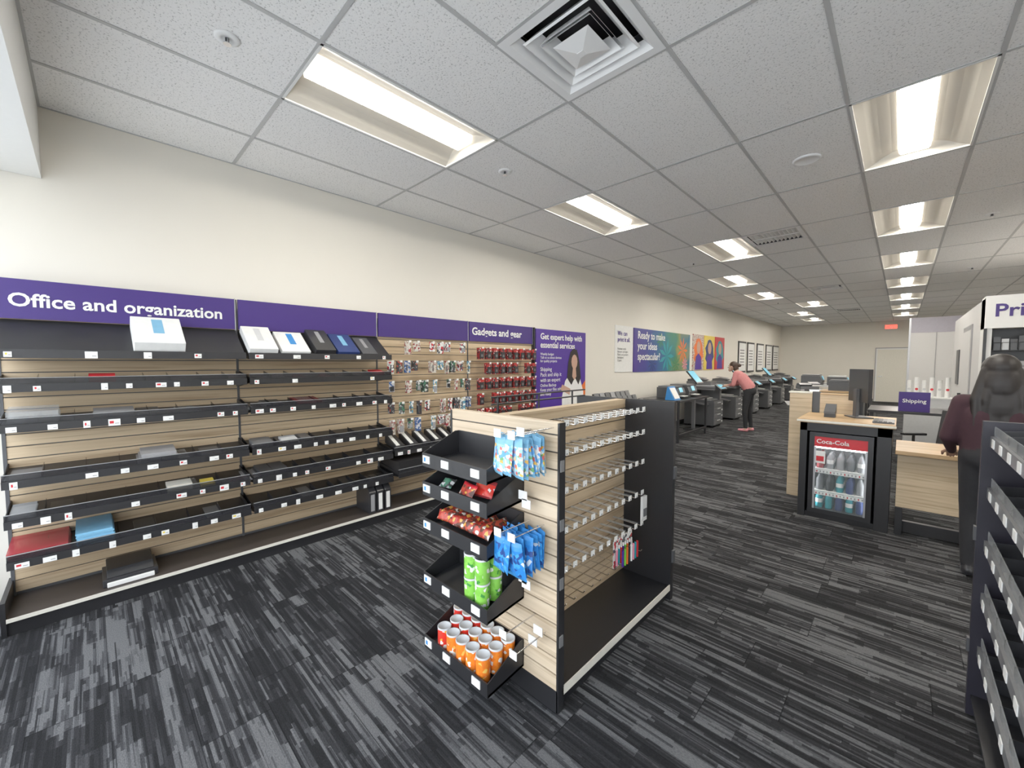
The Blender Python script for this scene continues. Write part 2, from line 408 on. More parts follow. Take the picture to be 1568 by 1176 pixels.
BY = [-.385, .835, 2.06, 3.28, 4.50]
U = MB(); tags = U
XB = -3.93
U.box(-3.985, XB - .012, BY[0], BY[4], .02, 1.83, M_char)
for i in range(4):
    slats_x(U, XB, BY[i] + .006, BY[i + 1] - .006, .12, 1.83, M_slat)
for y in BY: U.box(-3.985, XB + .004, y - .008, y + .008, 0, 2.06, M_char)
U.box(-3.985, -3.59, BY[0], BY[4], 0, .085, M_black); U.box(-3.95, -3.575, BY[0], BY[4], .085, .098, M_brown)
U.box(-3.577, -3.572, BY[0], BY[4], .082, .104, M_cream)
U.box(-3.985, -3.575, BY[0] - .02, BY[0], 0, .2, M_black)
levels = [1.405, 1.175, .855, .625, .39]
def price_tags(y0, y1, x, z, step=(.09, .17), p=.85, h=.03, big=.25):
    y = y0 + .04
    while y < y1 - .06:
        if R.random() < p:
            w = R.choice([.03, .04, .055]); hh = h * (1.4 if R.random() < big else 1)
            tags.box(x, x + .003, y, y + w, z - hh * .5 - .006, z + hh * .5 - .006, M_tag)
            if R.random() < .4: tags.box(x + .003, x + .0036, y + .006, y + w * .45, z - hh * .3, z + hh * .1, M_red if R.random() < .8 else M_yellow)
            tags.box(x + .003, x + .0034, y + w * .55, y + w * .9, z - hh * .25 - .004, z - hh * .25, M_grey)
        y += R.uniform(*step)
def shelf(y0, y1, z, xf=-3.62, drop=.045, div=True):
    U.prism([(XB, z + drop - .012), (XB, z + drop), (xf, z), (xf, z - .012)], 'y', y0, y1, M_black)
    U.box(xf, xf + .012, y0, y1, z - .024, z + .022, M_black)
    U.box(xf - .006, xf, y0, y1, z + .0, z + .055, M_smoke)
    U.box(xf - .007, xf + .002, y0, y1, z + .055, z + .058, M_grey)
    for y in (y0, y1 - .004): U.prism([(XB, z - .05), (XB, z + drop + .03), (xf, z + .03), (xf, z - .012)], 'y', y, y + .004, M_black)
    if div:
        y = y0 + .15
        while y < y1 - .08:
            U.prism([(XB + .1, z + drop * .7), (XB + .1, z + drop + .03), (xf, z + .045), (xf, z)], 'y', y, y + .002, M_smoke); y += R.uniform(.12, .22)
for z in levels:
    for i in (0, 1):
        shelf(BY[i] + .01, BY[i + 1] - .01, z)
        price_tags(BY[i], BY[i + 1], -3.607, z, p=.9 if z < 1.3 else .6)
for i in (0, 1):
    y0, y1 = BY[i] + .01, BY[i + 1] - .01
    U.prism([(XB, 1.80), (XB, 1.815), (-3.62, 1.60), (-3.62, 1.585)], 'y', y0, y1, M_black)
    U.box(-3.62, -3.608, y0, y1, 1.575, 1.625, M_black2)
    U.prism([(XB, 1.60), (XB, 1.815), (-3.62, 1.60), (-3.62, 1.575)], 'y', y0, y0 + .004, M_black)
    price_tags(y0, y1, -3.607, 1.602, step=(.25, .32), p=.95)
U.prism([(XB, 1.60), (XB, 1.815), (-3.62, 1.60), (-3.62, 1.575)], 'y', BY[2] - .014, BY[2] - .01, M_black)
for i in (2, 3):
    shelf(BY[i] + .01, BY[i + 1] - .01, .64, div=False); price_tags(BY[i], BY[i + 1], -3.607, .64)
    shelf(BY[i] + .01, BY[i + 1] - .01, .43, xf=-3.55, div=False); U.box(XB, -3.56, BY[i] + .02, BY[i + 1] - .02, .44, .56, M_black)
U.box(-3.985, -3.88, BY[4], BY[4] + .02, 0, 2.06, M_black)
U.obj('wall_shelving_unit')

for i, (a, c) in enumerate(zip(BY[:-1], BY[1:])):
    b = MB(); b.box(-3.924, -3.905, a + .012, c - .012, 1.818, 2.06, M_purple)
    b.box(-3.924, -3.903, c - .012, c - .006, 1.81, 2.065, M_alu)
    o = b.obj('header_sign')
    if i == 0: text('Office and organization', (-3.902, -.335, 1.895), 1.07, FX, M_tag, o, bold=.02)
    if i == 3: text('Gadgets and gear', (-3.902, 3.33, 1.90), .92, FX, M_tag, o, bold=.02)

# stationery on shelves
P = MB()
def pack(b, y0, w, z, h, m, xf=-3.64, d=.22, stack=1, zb=.03):
    for k in range(stack):
        j = R.uniform(-.008, .008)
        b.prism([(xf - d + j, z + zb + k * h), (xf - d + j, z + zb + (k + .92) * h), (xf + j, z + .006 + (k + .92) * h), (xf + j, z + .006 + k * h)], 'y', y0 + j, y0 + w + j, m)
greys = [M_dgrey, M_grey, M_clear, M_char, M_black2, M_clear, M_smoke]
for z in levels:
    y = BY[0] + .03
    while y < BY[2] - .2:
        w = R.uniform(.08, .14)
        if z > 1.3: m = R.choice([M_black2, M_char, M_char, M_dred]); h = R.uniform(.010, .02); st = 1
        elif z < .5: m = R.choice([M_char, M_dgrey, M_black2]); h = .01; st = R.randint(1, 2)
        else: m = R.choice(greys); h = R.uniform(.012, .022); st = R.choice([1, 1, 2])
        if not (z < .5 and y < .12) and R.random() < .45: pack(P, y, w, z, h, m, stack=st)
        y += w + R.uniform(.02, .12)
pack(P, -.37, .24, .39, .013, M_redclear, stack=4, d=.28)
pack(P, -.10, .165, .39, .010, M_lblue, stack=9, d=.26)
pack(P, -.34, .2, 1.175, .028, M_clear, stack=3, d=.15); pack(P, 0.0, .19, 1.175, .025, M_grey, stack=2, d=.15)
pack(P, .22, .18, .855, .025, M_grey, stack=3, d=.15); pack(P, .86, .14, .855, .025, M_dgrey, stack=2, d=.15); pack(P, 1.08, .12, .855, .022, M_lgrey, stack=2, d=.12)
pack(P, .34, .14, .625, .022, M_cream, stack=2, d=.12); pack(P, .52, .08, .625, .03, M_yellow, stack=1, d=.1); pack(P, .9, .2, .625, .022, M_char, stack=2)
pack(P, -.02, .12, 1.405, .05, M_red, stack=1, d=.08)
pack(P, 1.86, .12, 1.405, .05, M_red, stack=1, d=.1)
pack(P, 1.2, .2, 1.175, .02, M_dred, stack=2)
P.obj('stationery_packs')
P = MB(); y = BY[2] + .05
while y < BY[4] - .2:
    P.prism([(-3.88, .71), (-3.88, .80), (-3.66, .70), (-3.66, .66)], 'y', y, y + .10, M_black2); P.prism([(-3.85, .7901), (-3.85, .7901 + .004), (-3.67, .709), (-3.67, .705)], 'y', y + .012, y + .05, M_tag)
    y += .16
P.obj('phone_holders')
Bn = MB()
def leaner(y0, w, m, m2, h=.26, t=.035):
    dx, dz = .31, -.215; L = math.hypot(dx, dz); ux, uz = dx / L, dz / L; nx, nz = -uz, ux
    ax, az = -3.625 - ux * .01, 1.603 - uz * .01
    p = [(ax, az), (ax - ux * h, az - uz * h), (ax - ux * h + nx * t, az - uz * h + nz * t), (ax + nx * t, az + nz * t)]
    Bn.prism(p, 'y', y0, y0 + w, m)
    q = [(ax - ux * h * .35 + nx * (t + .001), az - uz * h * .35 + nz * (t + .001)), (ax - ux * h * .9 + nx * (t + .001), az - uz * h * .9 + nz * (t + .001))]
    Bn.poly([(q[0][0], y0 + w * .4, q[0][1]), (q[0][0], y0 + w * .62, q[0][1]), (q[1][0], y0 + w * .62, q[1][1]), (q[1][0], y0 + w * .4, q[1][1])], m2)
leaner(.20, .265, M_tag, M_lblue, .33, .09); leaner(.85, .2, M_tag, M_lgrey, .33, .06); leaner(1.08, .22, M_tag, M_blue, .3, .04)
leaner(1.34, .17, M_black2, M_grey, .33, .06); leaner(1.53, .2, M_navy, M_lblue, .3, .045); leaner(1.76, .15, M_char, M_grey, .28, .03)
Bn.obj('ring_binders', bevel=.004)
b = MB()
for k, y in enumerate((1.80, 1.88, 1.96)):
    b.prism([(-3.9, .10), (-3.62, .10), (-3.62, .30), (-3.74, .42), (-3.9, .42)], 'y', y, y + .065, M_black2)
    b.box(-3.619, -3.616, y + .012, y + .05, .12, .28, M_tag if k else M_grey)
b.obj('magazine_files', bevel=.003)
b = MB(); b.box(-3.9, -3.64, 0.0, .27, .10, .15, M_black2); b.box(-3.64, -3.625, .02, .25, .10, .13, M_tag)
b.prism([(-3.9, .15), (-3.66, .15), (-3.70, .19), (-3.9, .20)], 'y', .02, .25, M_black)
b.obj('document_tray', bevel=.004)

# hanging packs
H = MB()
for zi, zt in enumerate([1.76, 1.55, 1.34, 1.12, .94]):
    y = BY[2] + .07
    while y < BY[3] - .05:
        w = R.uniform(.045, .08); h = R.uniform(.08, .14)
        if R.random() < .8:
            H.cyl((XB, y, zt + .01), (XB + .2, y, zt + .01), .003, M_chrome, n=6)
            H.box(XB + .2, XB + .203, y - .014, y + .014, zt, zt + .022, M_tag)
            m = R.choice(P_misc)
            for k in range(R.randint(1, 4)):
                x = XB + .17 - k * .018
                H.box(x, x + .003, y - w / 2, y + w / 2, zt - h, zt + .015, m)
                if zi % 2: H.cyl((x + .008, y - w * .2, zt - h * .85), (x + .008, y - w * .2, zt - h * .25), .006, M_char, n=8)
                else: H.box(x + .003, x + .010, y - w * .36, y + w * .36, zt - h * .9, zt - h * .4, R.choice([M_black2, M_grey, m, m]))
        y += R.uniform(.085, .12)
H.obj('hanging_stationery_packs')
H = MB()
for zt in [1.72, 1.53, 1.34, 1.15, .96]:
    y = BY[3] + .08
    while y < BY[4] - .06:
        if R.random() < .93:
            H.cyl((XB, y, zt + .01), (XB + .2, y, zt + .01), .003, M_chrome, n=6)
            for k in range(3):
                x = XB + .17 - k * .02
                H.box(x, x + .003, y - .040, y + .040, zt - .13, zt + .012, P_red)
                H.box(x + .003, x + .013, y - .032, y + .032, zt - .12, zt - .035, M_black2); H.box(x + .013, x + .014, y - .016, y + .016, zt - .10, zt - .07, M_dgrey)
            H.box(XB + .2, XB + .203, y - .014, y + .014, zt, zt + .022, M_tag)
        y += .125
H.obj('hanging_gadget_packs')

# ------------------------------------------------------------------ display gondola (centre)
def gondola_core(b, x0, x1, y0, y1, slatm, topz=1.29):
    xc = (x0 + x1) / 2
    b.box(x0 + .02, x1 - .02, y0 + .02, y1 - .02, 0, .08, M_black)
    b.box(x0, x1, y0, y1, .08, .093, M_black)
    b.box(xc - .022, xc + .022, y0, y1, .09, topz - .002, M_char)
    slats_x(b, xc + .034, y0, y1, .095, topz, slatm, dirn=1); slats_x(b, xc - .034, y0, y1, .095, topz, slatm, dirn=-1)
    b.box(xc - .036, xc + .036, y0, y1, topz, topz + .006, slatm)
G = MB(); tags = G; gx0, gx1, gy0, gy1 = -1.78, -1.04, 1.37, 2.60
gondola_core(G, gx0 + .0, gx1, gy0 + .04, gy1 - .03, M_slat)
G.box(gx1 - .002, gx1 + .004, gy0 + .03, gy1 - .04, .066, .104, M_cream)
G.box(gx0, gx1, gy0 + .012, gy0 + .035, .09, 1.285, M_char)
slats_y(G, gy0, gx0 + .006, gx1 - .008, .10, 1.29, M_slat2)
G.box(gx0 - .006, gx0 + .006, gy0 - .003, gy0 + .04, 0, 1.292, M_black); G.box(gx1 - .006, gx1 + .004, gy0 - .002, gy0 + .04, 0, 1.292, M_black)
G.box(gx0, gx1, gy0 - .002, gy0 + .04, 0, .10, M_black)
G.box(gx0, gx1, gy0 - .002, gy0 + .036, 1.288, 1.294, M_slat2)
for z in (.3, .56, .82, 1.08): G.box(gx1 + .004, gx1 + .007, gy0 + .004, gy0 + .03, z, z + .05, M_alu)
G.box(gx0, gx1 + .005, gy1 - .035, gy1, 0, 1.30, M_black)
G.box(gx1 + .005, gx1 + .018, gy1 - .03, gy1 - .005, .25, .33, M_char); G.box(gx1 + .005, gx1 + .018, gy1 - .03, gy1 - .005, .8, .88, M_char)
for z in (.35, .62, .90, 1.15):
    G.prism([(-1.445, z), (-1.445, z + .012), (-1.75, z - .02), (-1.75, z - .032)], 'y', gy0 + .06, gy1 - .05, M_black)
    G.box(-1.762, -1.75, gy0 + .06, gy1 - .05, z - .045, z + .0, M_black)
for y in (1.55, 1.9, 2.25): G.cyl((-1.6, y, 1.15), (-1.6, y, 1.36), .006, M_black, n=8)
for z in (1.36, 1.32): G.cyl((-1.6, 1.5, z), (-1.6, 2.4, z), .005, M_black, n=8)
tray_l = [1.10, .955, .77, .49, .16]
tx0, tx1, tyf = -1.715, -1.24, 1.14
for z in tray_l:
    z0 = z - .045
    G.prism([(gy0, z0 + .0), (gy0, z0 + .012), (tyf, z0 - .008), (tyf, z0 - .02)], 'x', tx0, tx1, M_black)
    G.box(tx0, tx1, tyf - .006, tyf, z0 - .022, z, M_black)
    for x in (tx0, tx1 - .004):
        G.prism([(gy0, z0 - .0), (gy0, z0 + .13), (gy0 - .03, z0 + .13), (tyf, z), (tyf, z0 - .02)], 'x', x, x + .004, M_black)
    G.box(tx0, tx1, gy0 - .006, gy0, z0, z0 + .13, M_black)
    for x in (tx0 + .01, tx0 + .16, tx1 - .1): tags.box(x, x + .055, tyf - .010, tyf - .006, z - .048, z - .012, M_tag)
    tags.box(tx0 + .02, tx0 + .035, tyf - .0108, tyf - .010, z - .04, z - .02, M_blue)
for z in (1.235, 1.09, .90, .70, .50, .33):
    y = 1.52
    while y < 2.5:
        G.cyl((-1.376, y, z), (-1.376 + .20, y, z), .0028, M_chrome, n=6); G.cyl((-1.176, y, z), (-1.165, y, z + .015), .0028, M_chrome, n=6)
        if z > .4:
            tags.box(-1.172, -1.169, y - .017, y + .017, z + .004, z + .034, M_tag)
            G.box(-1.376, -1.20, y - .012, y + .012, z + .004, z + .006, M_clear)
        y += .082
hooks = [(-1.20, 1.25), (-1.12, 1.25), (-1.20, .83), (-1.12, .83), (-1.17, .40), (-1.11, .34), (-1.07, 1.27)]
for (x, z) in hooks:
    G.cyl((x, gy0, z), (x, gy0 - .2, z), .003, M_chrome, n=6); G.cyl((x, gy0 - .2, z), (x, gy0 - .21, z + .018), .003, M_chrome, n=6)
    tags.box(x - .02, x + .02, gy0 - .212, gy0 - .209, z - .01, z + .025, M_tag)
for x, z in ((-1.22, 1.0), (-1.2, .965), (-1.22, .62), (-1.2, .60), (-1.13, .42), (-1.16, .36)):
    tags.box(x, x + .05, gy0 - .06, gy0 - .057, z - .06, z - .02, M_tag)
G.obj('display_gondola')
def can(b, x, y, z, h, r, m):
    b.lathe((x, y, z), [(0, 0), (r * .96, 0), (r, .003), (r, h - .008), (r * .97, h - .004)], m, 20)
    b.lathe((x, y, z), [(r * 1.03, h - .008), (r * 1.03, h), (r * .9, h), (r * .88, h - .003), (0, h - .003)], M_lgrey, 20)
b = MB()
for iy, y in enumerate((1.178, 1.250, 1.322)):
    for ix in range(6):
        x = -1.675 + ix * .072 + iy * .008
        if x > -1.275 or (ix < 1 and iy == 0) or (ix == 0 and iy == 1): continue
        can(b, x, y, .118 + (y - 1.14) * .09, .115, .033, P_canr if (ix < 3 and iy > 0) or ix == 1 else P_cano)
b.obj('snack_canisters')
b = MB()
for (x, y) in ((-1.40, 1.185), (-1.325, 1.185), (-1.40, 1.262), (-1.325, 1.262)):
    for k in range(2): can(b, x, y, .449 + (y - 1.14) * .09 + k * .113, .112, .034, P_cang)
b.obj('snack_canisters')
b = MB()
for k in range(7):
    M = TR((-1.64 + k * .052, 1.28, .795), math.radians(40), 0, math.radians(90 + R.uniform(-14, 14)))
    b.bag(M, .14, .045, .024, P_candy)
for k in range(6):
    M = TR((-1.61 + k * .055, 1.20, .785), math.radians(60), 0, math.radians(R.uniform(-12, 12)))
    b.bag(M, .11, .05, .022, P_candy)
b.obj('candy_bars')
b = MB()
b.bag(TR((-1.43, 1.19, .955), math.radians(55), 0, math.radians(-10)), .12, .07, .024, P_candy, M_red)
b.bag(TR((-1.37, 1.24, .965), math.radians(55), 0, math.radians(8)), .12, .08, .024, P_canr, M_dred)
b.bag(TR((-1.62, 1.22, .945), math.radians(30), 0, .2), .08, .06, .024, P_misc[5])
b.obj('snack_bags')
def hangbags(name, z, h, m, m2, w=.075):
    b = MB()
    for hx in (-1.225, -1.165, -1.105):
        for k in range(7):
            y = gy0 - .03 - k * .026
            M = TR((hx + R.uniform(-.012, .012), y, z - h / 2 + R.uniform(-.012, .008)), math.radians(90 + R.uniform(-5, 12)), R.uniform(-.12, .12), math.radians(R.uniform(-28, 0)))
            b.bag(M, w, h, .024, m, m2)
    b.obj(name)
hangbags('fruit_snack_pouches', 1.240, .165, P_fruit, M_lblue)
hangbags('chip_bags', .82, .16, P_chip, M_blue)
b = MB()
pc = [M_pink, M_teal, M_red, M_purple2, M_green, M_orange, M_black2, M_tag]
for k in range(8):
    y = 2.16 + k * .026
    b.cyl((-1.20, y, .32), (-1.20, y, .42), .007, pc[k], n=8); b.cyl((-1.20, y, .42), (-1.20, y, .44), .005, M_tag, n=8)
    b.cyl((-1.16, y, .33), (-1.16, y, .43), .007, pc[(k + 3) % 8], n=8)
b.box(-1.215, -1.212, 2.14, 2.37, .30, .48, P_misc[0])
b.obj('marker_packs')
b = MB(); b.box(-1.19, -1.175, 2.44, 2.50, .52, .68, M_tag); b.box(-1.175, -1.17, 2.45, 2.49, .55, .60, M_dgrey); b.obj('hanging_card_pack')

# ------------------------------------------------------------------ right gondola
G = MB(); tags = G; fx0, fx1, fy0, fy1 = .27, 1.11, 1.20, 2.66
gondola_core(G, fx0, fx1, fy0 + .03, fy1 - .03, M_black2)
M_pblack = mat('purple_black_panel', (.013, .0115, .021), .5)
G.box(fx0 - .012, fx1 + .012, fy1 - .032, fy1, 0, 1.30, M_pblack); G.box(fx0 - .012, fx1 + .012, fy0, fy0 + .032, 0, 1.30, M_pblack)
for z in (.28, .78): G.box(fx0 - .02, fx0 - .012, fy1 - .03, fy1 - .004, z, z + .06, M_char)
for z in (1.22, 1.0, .77, .54, .30):
    for sg, xe in ((-1, fx0 + .02), (1, fx1 - .02)):
        xc = (fx0 + fx1) / 2
        G.prism([(xc + sg * .034, z + .03), (xc + sg * .034, z + .042), (xe, z + .002), (xe, z - .01)], 'y', fy0 + .035, fy1 - .035, M_black)
        G.box(min(xe, xe + sg * .01), max(xe, xe + sg * .01), fy0 + .035, fy1 - .035, z - .025, z + .02, M_dgrey)
        G.box(min(xe, xe - sg * .004), max(xe, xe - sg * .004), fy0 + .035, fy1 - .035, z + .02, z + .06, M_clear)
        y = fy0 + .1
        while y < fy1 - .15:
            G.prism([(xc + sg * .05, z + .04), (xc + sg * .05, z + .10), (xe, z + .055), (xe, z)], 'y', y, y + .003, M_black2)
            if sg < 0: tags.box(xe - .013, xe - .010, y + .02, y + .07, z - .02, z + .014, M_tag)
            y += .17
G.obj('display_gondola')

# ------------------------------------------------------------------ wall graphics
b = MB(); b.box(-3.985, -3.90, 4.56, 5.86, .0, .55, M_black); b.box(-3.94, -3.90, 4.56, 5.86, .55, 2.05, M_purple2)
X = -3.898
def wp(b, pts, m, x=X): b.poly([(x, y, z) for (y, z) in pts], m)
wp(b, [(5.05, .55), (5.86, 1.25), (5.86, .9), (5.45, .55)], M_orange)
wp(b, [(5.45, .55), (5.86, .9), (5.86, .55)], M_tag)
wp(b, [(5.20, .60), (5.78, .60), (5.80, 1.05), (5.70, 1.28), (5.60, 1.36), (5.40, 1.36), (5.28, 1.25), (5.2, 1.0)], M_tag, X + .002)
wp(b, [(5.33 + .0, 1.30), (5.36, 1.55), (5.42, 1.72), (5.52, 1.78), (5.62, 1.72), (5.68, 1.55), (5.72, 1.30), (5.65, 1.18), (5.55, 1.3), (5.45, 1.18)], M_hair, X + .003)
wp(b, [(5.53 + .085 * math.cos(t * .5236), 1.56 + .12 * math.sin(t * .5236)) for t in range(12)], M_skin, X + .005)
wp(b, [(5.49, 1.46), (5.57, 1.46), (5.59, 1.32), (5.53, 1.26), (5.47, 1.32)], M_skin, X + .004)
wp(b, [(5.43, 1.60), (5.48, 1.70), (5.58, 1.70), (5.63, 1.6), (5.6, 1.76), (5.46, 1.76)], M_hair, X + .006)
wp(b, [(5.15, 1.12), (5.20, 1.20), (5.42, 1.12), (5.40, 1.02)], M_skin, X + .006)
o = b.obj('service_poster')
text('Get expert help with\nessential services', (X + .002, 4.66, 1.90), 1.08, FX, M_tag, o, bold=.02)
for k, z in enumerate((1.66, 1.42, 1.18)):
    text(('Weekly budget\nTalk to us about devices\nfor quality projects', 'Shipping\nPack and ship it\nwith an expert', 'Online Backup\nKeep your files safe\nand ready')[k], (X + .002, 4.66, z), .52, FX, M_tag, o, bold=.004)
XW = -3.998
b = MB(); b.box(XW, -3.985, 7.0, 7.7, 1.36, 2.27, M_tag); o = b.obj('print_poster')
text('We can\nprint it all.', (-3.98, 7.08, 2.08), .5, FX, M_purple2, o)
text('Business cards\nBanners and signs\nFlyers and posters\nInvitations\nCopies', (-3.98, 7.08, 1.80), .42, FX, M_char, o, bold=0)
def bannermat():
    m, nt, bb, out = newmat('banner_print')
    t = nt.nodes.new('ShaderNodeTexCoord'); sx = nt.nodes.new('ShaderNodeSeparateXYZ'); nt.links.new(t.outputs['Object'], sx.inputs[0])
    f = mth(nt, 'DIVIDE', mth(nt, 'SUBTRACT', sx.outputs[1], 7.72), 3.06)
    f = mth(nt, 'ADD', f, mth(nt, 'MULTIPLY', mth(nt, 'SUBTRACT', noise(nt, coords(nt), 2.2, 3), .5), .5))
    c = ramp(nt, f, [(0, (.06, .03, .24)), (.3, (.03, .06, .26)), (.5, (.02, .16, .25)), (.66, (.05, .22, .14)), (.8, (.28, .28, .08)), (1, (.02, .16, .25))])
    nt.links.new(c, bb.inputs['Base Color']); return m
b = MB(); b.box(XW, -3.98, 7.74, 10.78, 1.35, 2.26, bannermat())
for (cy, cz, r, m) in ((9.35, 1.7, .42, M_teal), (10.3, 1.85, .33, M_orange), (9.9, 1.5, .25, M_dgreen), (8.6, 1.52, .22, M_navy), (10.45, 1.5, .2, M_pink), (9.0, 2.05, .2, M_dgreen)):
    for k in range(9):
        a = k * 2 * math.pi / 9
        wp(b, [(cy, cz), (cy + r * .6 * math.cos(a - .2), max(1.36, min(2.25, cz + r * .6 * math.sin(a - .2)))), (cy + r * math.cos(a), max(1.36, min(2.25, cz + r * math.sin(a)))),
               (cy + r * .6 * math.cos(a + .2), max(1.36, min(2.25, cz + r * .6 * math.sin(a + .2))))], m, -3.978 + k * .0002)
o = b.obj('wall_banner'); text('Ready to make\nyour ideas\nspectacular?', (-3.976, 7.9, 2.05), 1.35, FX, M_tag, o)
b = MB()
for (y0, y1, m, m2) in ((11.0, 11.8, P_misc[4], M_orange), (11.85, 12.7, M_yellow, M_navy), (12.75, 13.6, M_red, M_teal)):
    b.box(XW, -3.98, y0, y1, 1.34, 2.3, m); yc = (y0 + y1) / 2
    wp(b, [(yc + .33 * math.cos(t * .4) * (1 + .2 * math.sin(t * 3)), 1.82 + .38 * math.sin(t * .4)) for t in range(16)], m2, -3.979)
    wp(b, [(yc + .14 * math.cos(t * .5236), 1.95 + .17 * math.sin(t * .5236)) for t in range(12)], M_skin, -3.977)
    wp(b, [(yc - .25, 1.36), (yc + .25, 1.36), (yc + .2, 1.7), (yc, 1.8), (yc - .2, 1.7)], M_purple2, -3.976)
b.obj('photo_posters')
for (y0, y1) in ((15.1, 16.0), (16.2, 17.1), (17.5, 18.5), (18.9, 19.9), (20.1, 21.2)):
    b = MB(); b.box(XW, -3.97, y0, y1, 1.2, 2.27, M_black); b.box(-3.97, -3.966, y0 + .06, y1 - .06, 1.26, 2.21, M_tag)
    for k in range(6): b.box(-3.966, -3.964, y0 + .15, y1 - .25, 1.95 - k * .1, 1.98 - k * .1, M_char)
    b.obj('framed_poster')

# ------------------------------------------------------------------ cooler cabinet + counters
b = MB()
b.box(-.72, -.66, 4.95, 5.55, 0, .955, M_black); b.box(-.14, -.04, 4.95, 5.55, 0, .955, M_black)
b.box(-.72, -.04, 4.95, 5.55, .87, .955, M_black); b.box(-.66, -.14, 5.50, 5.55, .05, .87, M_black); b.box(-.66, -.14, 4.98, 5.55, 0, .05, M_black)
b.box(-.74, -.02, 4.92, 5.62, .955, .99, M_ctop); b.box(-.745, -.015, 4.915, 4.92, .962, .983, M_cream)
b.obj('cooler_counter', bevel=.003)
b = MB()
for a in ((-.64, -.60), (-.20, -.16)): b.box(a[0], a[1], 4.96, 5.48, .055, .86, M_black2)
b.box(-.60, -.20, 4.96, 5.48, .055, .10, M_black2); b.box(-.60, -.20, 4.96, 5.48, .82, .86, M_black2); b.box(-.6, -.2, 5.46, 5.48, .1, .82, M_lgrey)
b.box(-.60, -.20, 4.965, 5.0, .72, .82, M_red)
M_cl = mat('cooler_lamp', (.9, .95, 1), .3, emit=12)
b.box(-.6, -.2, 5.0, 5.012, .70, .718, M_cl); b.box(-.6, -.593, 5.0, 5.01, .12, .69, M_cl); b.box(-.207, -.2, 5.0, 5.01, .12, .69, M_cl)
for z in (.27, .49): b.box(-.6, -.2, 5.0, 5.44, z, z + .01, M_tag)
b.box(-.60, -.20, 4.955, 4.959, .1, .72, M_glass)
b.box(-.60, -.585, 4.95, 4.96, .1, .72, M_alu); b.box(-.215, -.2, 4.95, 4.96, .1, .72, M_alu)
b.box(-.60, -.2, 4.985, 4.99, .235, .268, M_tag); b.box(-.6, -.2, 4.985, 4.99, .455, .488, M_tag)
for k in range(14): b.box(-.58 + k * .027, -.57 + k * .027, 4.984, 4.985, .242, .26, M_red if k % 3 == 0 else M_grey); b.box(-.58 + k * .027, -.57 + k * .027, 4.984, 4.985, .462, .48, M_red if k % 4 == 0 else M_grey)
rowc = [[M_teal, M_teal, M_navy, M_teal, M_navy], [M_dgrey, M_black2, M_teal, M_navy, M_grey], [M_dred, M_grey, M_grey, M_dgrey, M_grey]]
for ri, z in enumerate((.10, .28, .50)):
    for k in range(5):
        x = -.555 + k * .078; m = rowc[ri][k]
        for y in (5.04, 5.12, 5.2):
            b.lathe((x, y, z), [(0, 0), (.028, 0), (.030, .01), (.030, .05)], m, 12); b.lathe((x, y, z), [(.030, .05), (.0305, .09)], M_tag if (k + ri) % 3 == 0 else m, 12)
            b.lathe((x, y, z), [(.030, .09), (.028, .11), (.012, .14), (.012, .155), (0, .155)], m, 12)
b.box(-.585, -.51, 4.945, 4.949, .56, .68, M_tag)
b.box(-.58, -.52, 4.943, 4.945, .58, .63, M_red)
o = b.obj('drinks_cooler')
text('Coca-Cola', (-.585, 4.96, .755), .25, FY, M_tag, o)
b = MB(); b.box(-.93, -.72, 5.64, 5.74, 0, 1.20, M_cface); b.box(-.65, -.36, 5.66, 5.74, .0, 1.19, M_cface); b.box(-.72, -.65, 5.67, 5.73, 0, 1.22, M_char)
b.box(-.94, -.72, 5.63, 5.75, 1.20, 1.215, M_cream); b.box(-.65, -.35, 5.65, 5.75, 1.19, 1.205, M_ctop)
b.obj('counter_partition')
b = MB()
b.box(-.015, 1.5, 4.93, 5.62, .735, .77, M_ctop); b.box(0, 1.5, 5.0, 5.03, .25, .735, M_cface)
for x in (0.0, .75, 1.42): b.box(x, x + .05, 4.98, 5.05, 0, .25, M_black); b.box(x, x + .05, 5.5, 5.56, 0, .735, M_black)
b.box(0, 1.5, 5.03, 5.08, .02, .12, M_black); b.box(0, .05, 5.05, 5.5, .1, .16, M_black)
b.obj('service_counter', bevel=.003)
def monitor(x, y, z, w=.48, h=.30, rz=0, scr=M_screenw, lift=.12, name='computer_monitor'):
    b = MB(); M = TR((x, y, z), 0, 0, rz)
    b.box(-w / 2, w / 2, -.02, .015, lift, lift + h, M_black2, M); b.box(-w / 2 + .015, w / 2 - .015, -.0215, -.02, lift + .015, lift - .015 + h, scr, M)
    b.box(-.10, .10, -.08, .08, 0, .012, M_char, M); b.box(-.03, .03, .015, .04, .01, lift + .13, M_char, M)
    b.obj(name)
monitor(-.30, 5.40, .991, .36, .33, math.radians(118), scr=M_black2, lift=.16)
b = MB(); b.box(-.18, .0 - .03, 5.0, 5.30, .991, 1.005, M_char)
for r in range(4):
    for k in range(7): b.box(-.17 + r * .033, -.145 + r * .033, 5.015 + k * .038, 5.045 + k * .038, 1.005, 1.010, M_black2)
b.obj('keyboard')
b = MB(); b.box(-.56, -.47, 5.2, 5.3, .991, 1.03, M_black2); b.prism([(5.18, 1.03), (5.32, 1.03), (5.32, 1.12), (5.18, 1.05)], 'x', -.56, -.47, M_char); b.obj('card_reader')

